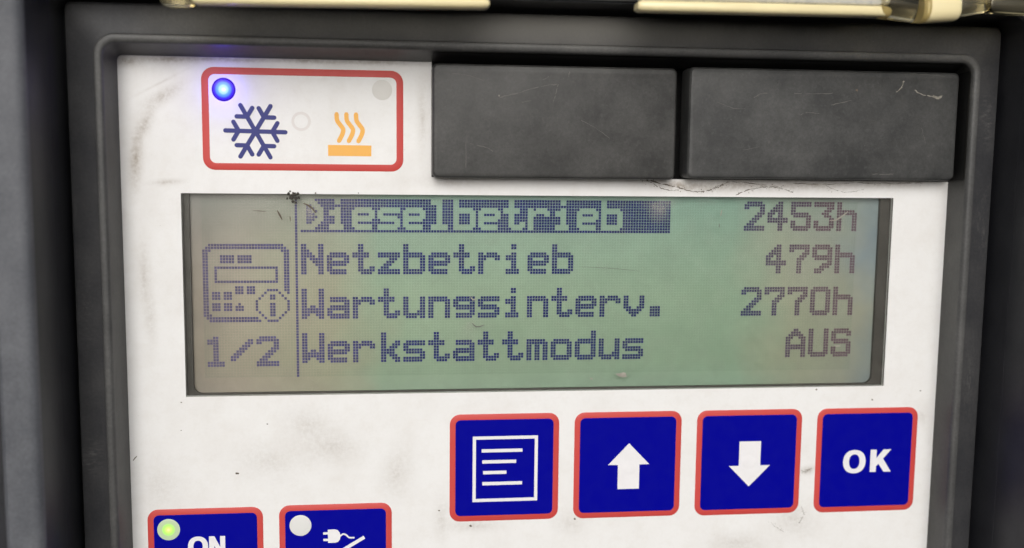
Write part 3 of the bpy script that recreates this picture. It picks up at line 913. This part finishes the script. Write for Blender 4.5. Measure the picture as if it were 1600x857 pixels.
for pts, wd, mt in [([(1412, 127), (1410, 134), (1407, 139), (1401, 144)], .34, 'chip'), ([(1429, 141), (1440, 148), (1452, 150), (1466, 152), (1472, 150)], .34, 'chip'), ([(1458, 150), (1464, 154), (1471, 151)], .5, 'chip'),
                    ([(1240, 146), (1275, 147), (1305, 146)], .14, 'scratch'), ([(1298, 165), (1318, 160), (1332, 157)], .2, 'scratch'), ([(1178, 153), (1188, 147), (1200, 146)], .16, 'scratch'),
                    ([(1425, 116), (1445, 117), (1476, 120)], .12, 'scratch'), ([(1362, 272), (1380, 273), (1398, 272)], .14, 'scratch'),
                    ([(1250, 180), (1262, 176), (1281, 178)], .1, 'scratch'), ([(1120, 160), (1150, 170), (1170, 168)], .08, 'scratch'), ([(1440, 200), (1446, 225)], .08, 'scratch'), ([(1160, 235), (1190, 229)], .1, 'scratch')]:
    scr(cap_b, pts, wd, mt)
build('nick', *speck(cap_b, 1339, 141, .28, -CH, h=.02), 'dirt', cap_b)

# ------------------------------------------------------------------ clear hinged cover, opened upwards
cover = tag(empty('clear_cover', 47, -33, -21), 'yellowed clear plastic cover hinged open above the black bezel', 'cover')
def bar3(name, u0, u1, v0, v1, w0, w1, rad, mat, dv=0.0):
    """rounded bar along u; dv: how much lower its right end sits"""
    prof = rrect(w0, w1, v0, v1, rad, 4)
    V, F = [], []
    n = len(prof)
    st = [(u0, .55), (u0 + .25, .82), (u0 + .7, 1.0), (u1 - .7, 1.0), (u1 - .25, .82), (u1, .55)]
    cw, cv = (w0 + w1) / 2, (v0 + v1) / 2
    for u, s in st:
        sh = dv * (u - u0) / (u1 - u0)
        hv, hw = (v1 - v0) / 2, (w1 - w0) / 2
        fs = 1 - (1 - s) * .8 / max(hv, .1)
        fw = 1 - (1 - s) * .8 / max(hw, .1)
        for a, b in prof:
            V.append((u, cv + (b - cv) * fs + sh, cw + (a - cw) * fw))
    for k in range(len(st) - 1):
        for i in range(n):
            j = (i + 1) % n
            F.append((k * n + i, k * n + j, (k + 1) * n + j, (k + 1) * n + i))
    F.append(tuple(range(n)))
    F.append(tuple(range((len(st) - 1) * n, len(st) * n)))
    return build(name, V, F, mat, cover, 40)
CW = -21.0
def cu(x, y): return px(x, y, CW - 1.5)
La, Lb = cu(300, 6), cu(765, 13)
bar3('edge_lip', La[0], Lb[0], La[1] - 1.55, La[1], CW - 1.9, CW + 1.8, .7, 'cover', Lb[1] - La[1])
bar3('edge_band', La[0] + .5, Lb[0] - .3, La[1] - 5.2, La[1] - 1.57, CW - 1.5, CW + 1.5, .5, 'band_reflection', Lb[1] - La[1])
Ra, Rb = cu(997, 17), cu(1392, 26)
bar3('edge_lip', Ra[0], Rb[0], Ra[1] - 1.75, Ra[1], CW - 1.9, CW + 1.8, .7, 'cover', Rb[1] - Ra[1])
bar3('edge_band', Ra[0] + .4, Rb[0] - .3, Ra[1] - 5.2, Ra[1] - 1.77, CW - 1.5, CW + 1.5, .5, 'band_reflection', Rb[1] - Ra[1])
Ta, Tb = cu(1376, 27), cu(1452, 34)
bar3('hinge_knuckle', Ta[0], Tb[0], Ta[1] - 5.2, Ta[1] + .05, CW - 2.6, CW + 2.4, 2.2, 'glass', Tb[1] - Ta[1] + .2)
Ka, Kb = cu(1440, 34), cu(1548, 20)
bar3('hinge_knuckle', Ka[0], cu(1500, 34)[0], Ka[1] - 4.4, Ka[1] + .1, CW - 2.2, CW + 2.2, 1.6, 'cover', -.5)
bar3('hinge_arm', cu(1496, 30)[0], cu(1550, 18)[0], cu(1500, 28)[1] - 4.0, cu(1500, 28)[1], CW - 1.6, CW + 1.8, 1.2, 'glass', -1.3)
bar3('edge_lip', cu(1546, 20)[0], cu(1690, 23)[0], cu(1546, 20)[1] - 4, cu(1546, 20)[1], CW - 1.5, CW + 1.5, .9, 'glass', .1)
Aa, Ab = cu(250, 3), cu(300, 9)
bar3('hinge_knuckle', Aa[0], Ab[0], Ab[1] - 4.4, Ab[1], CW - 2.2, CW + 2.2, 1.5, 'glass', .1)
# sheet of the opened cover, above the picture
V_, F_ = prism(rrect(-30, 124, -80, La[1] - 4.0, 4, 5), CW - 1.2, CW + 1.2)
build('sheet', V_, F_, 'clear', cover, 40)
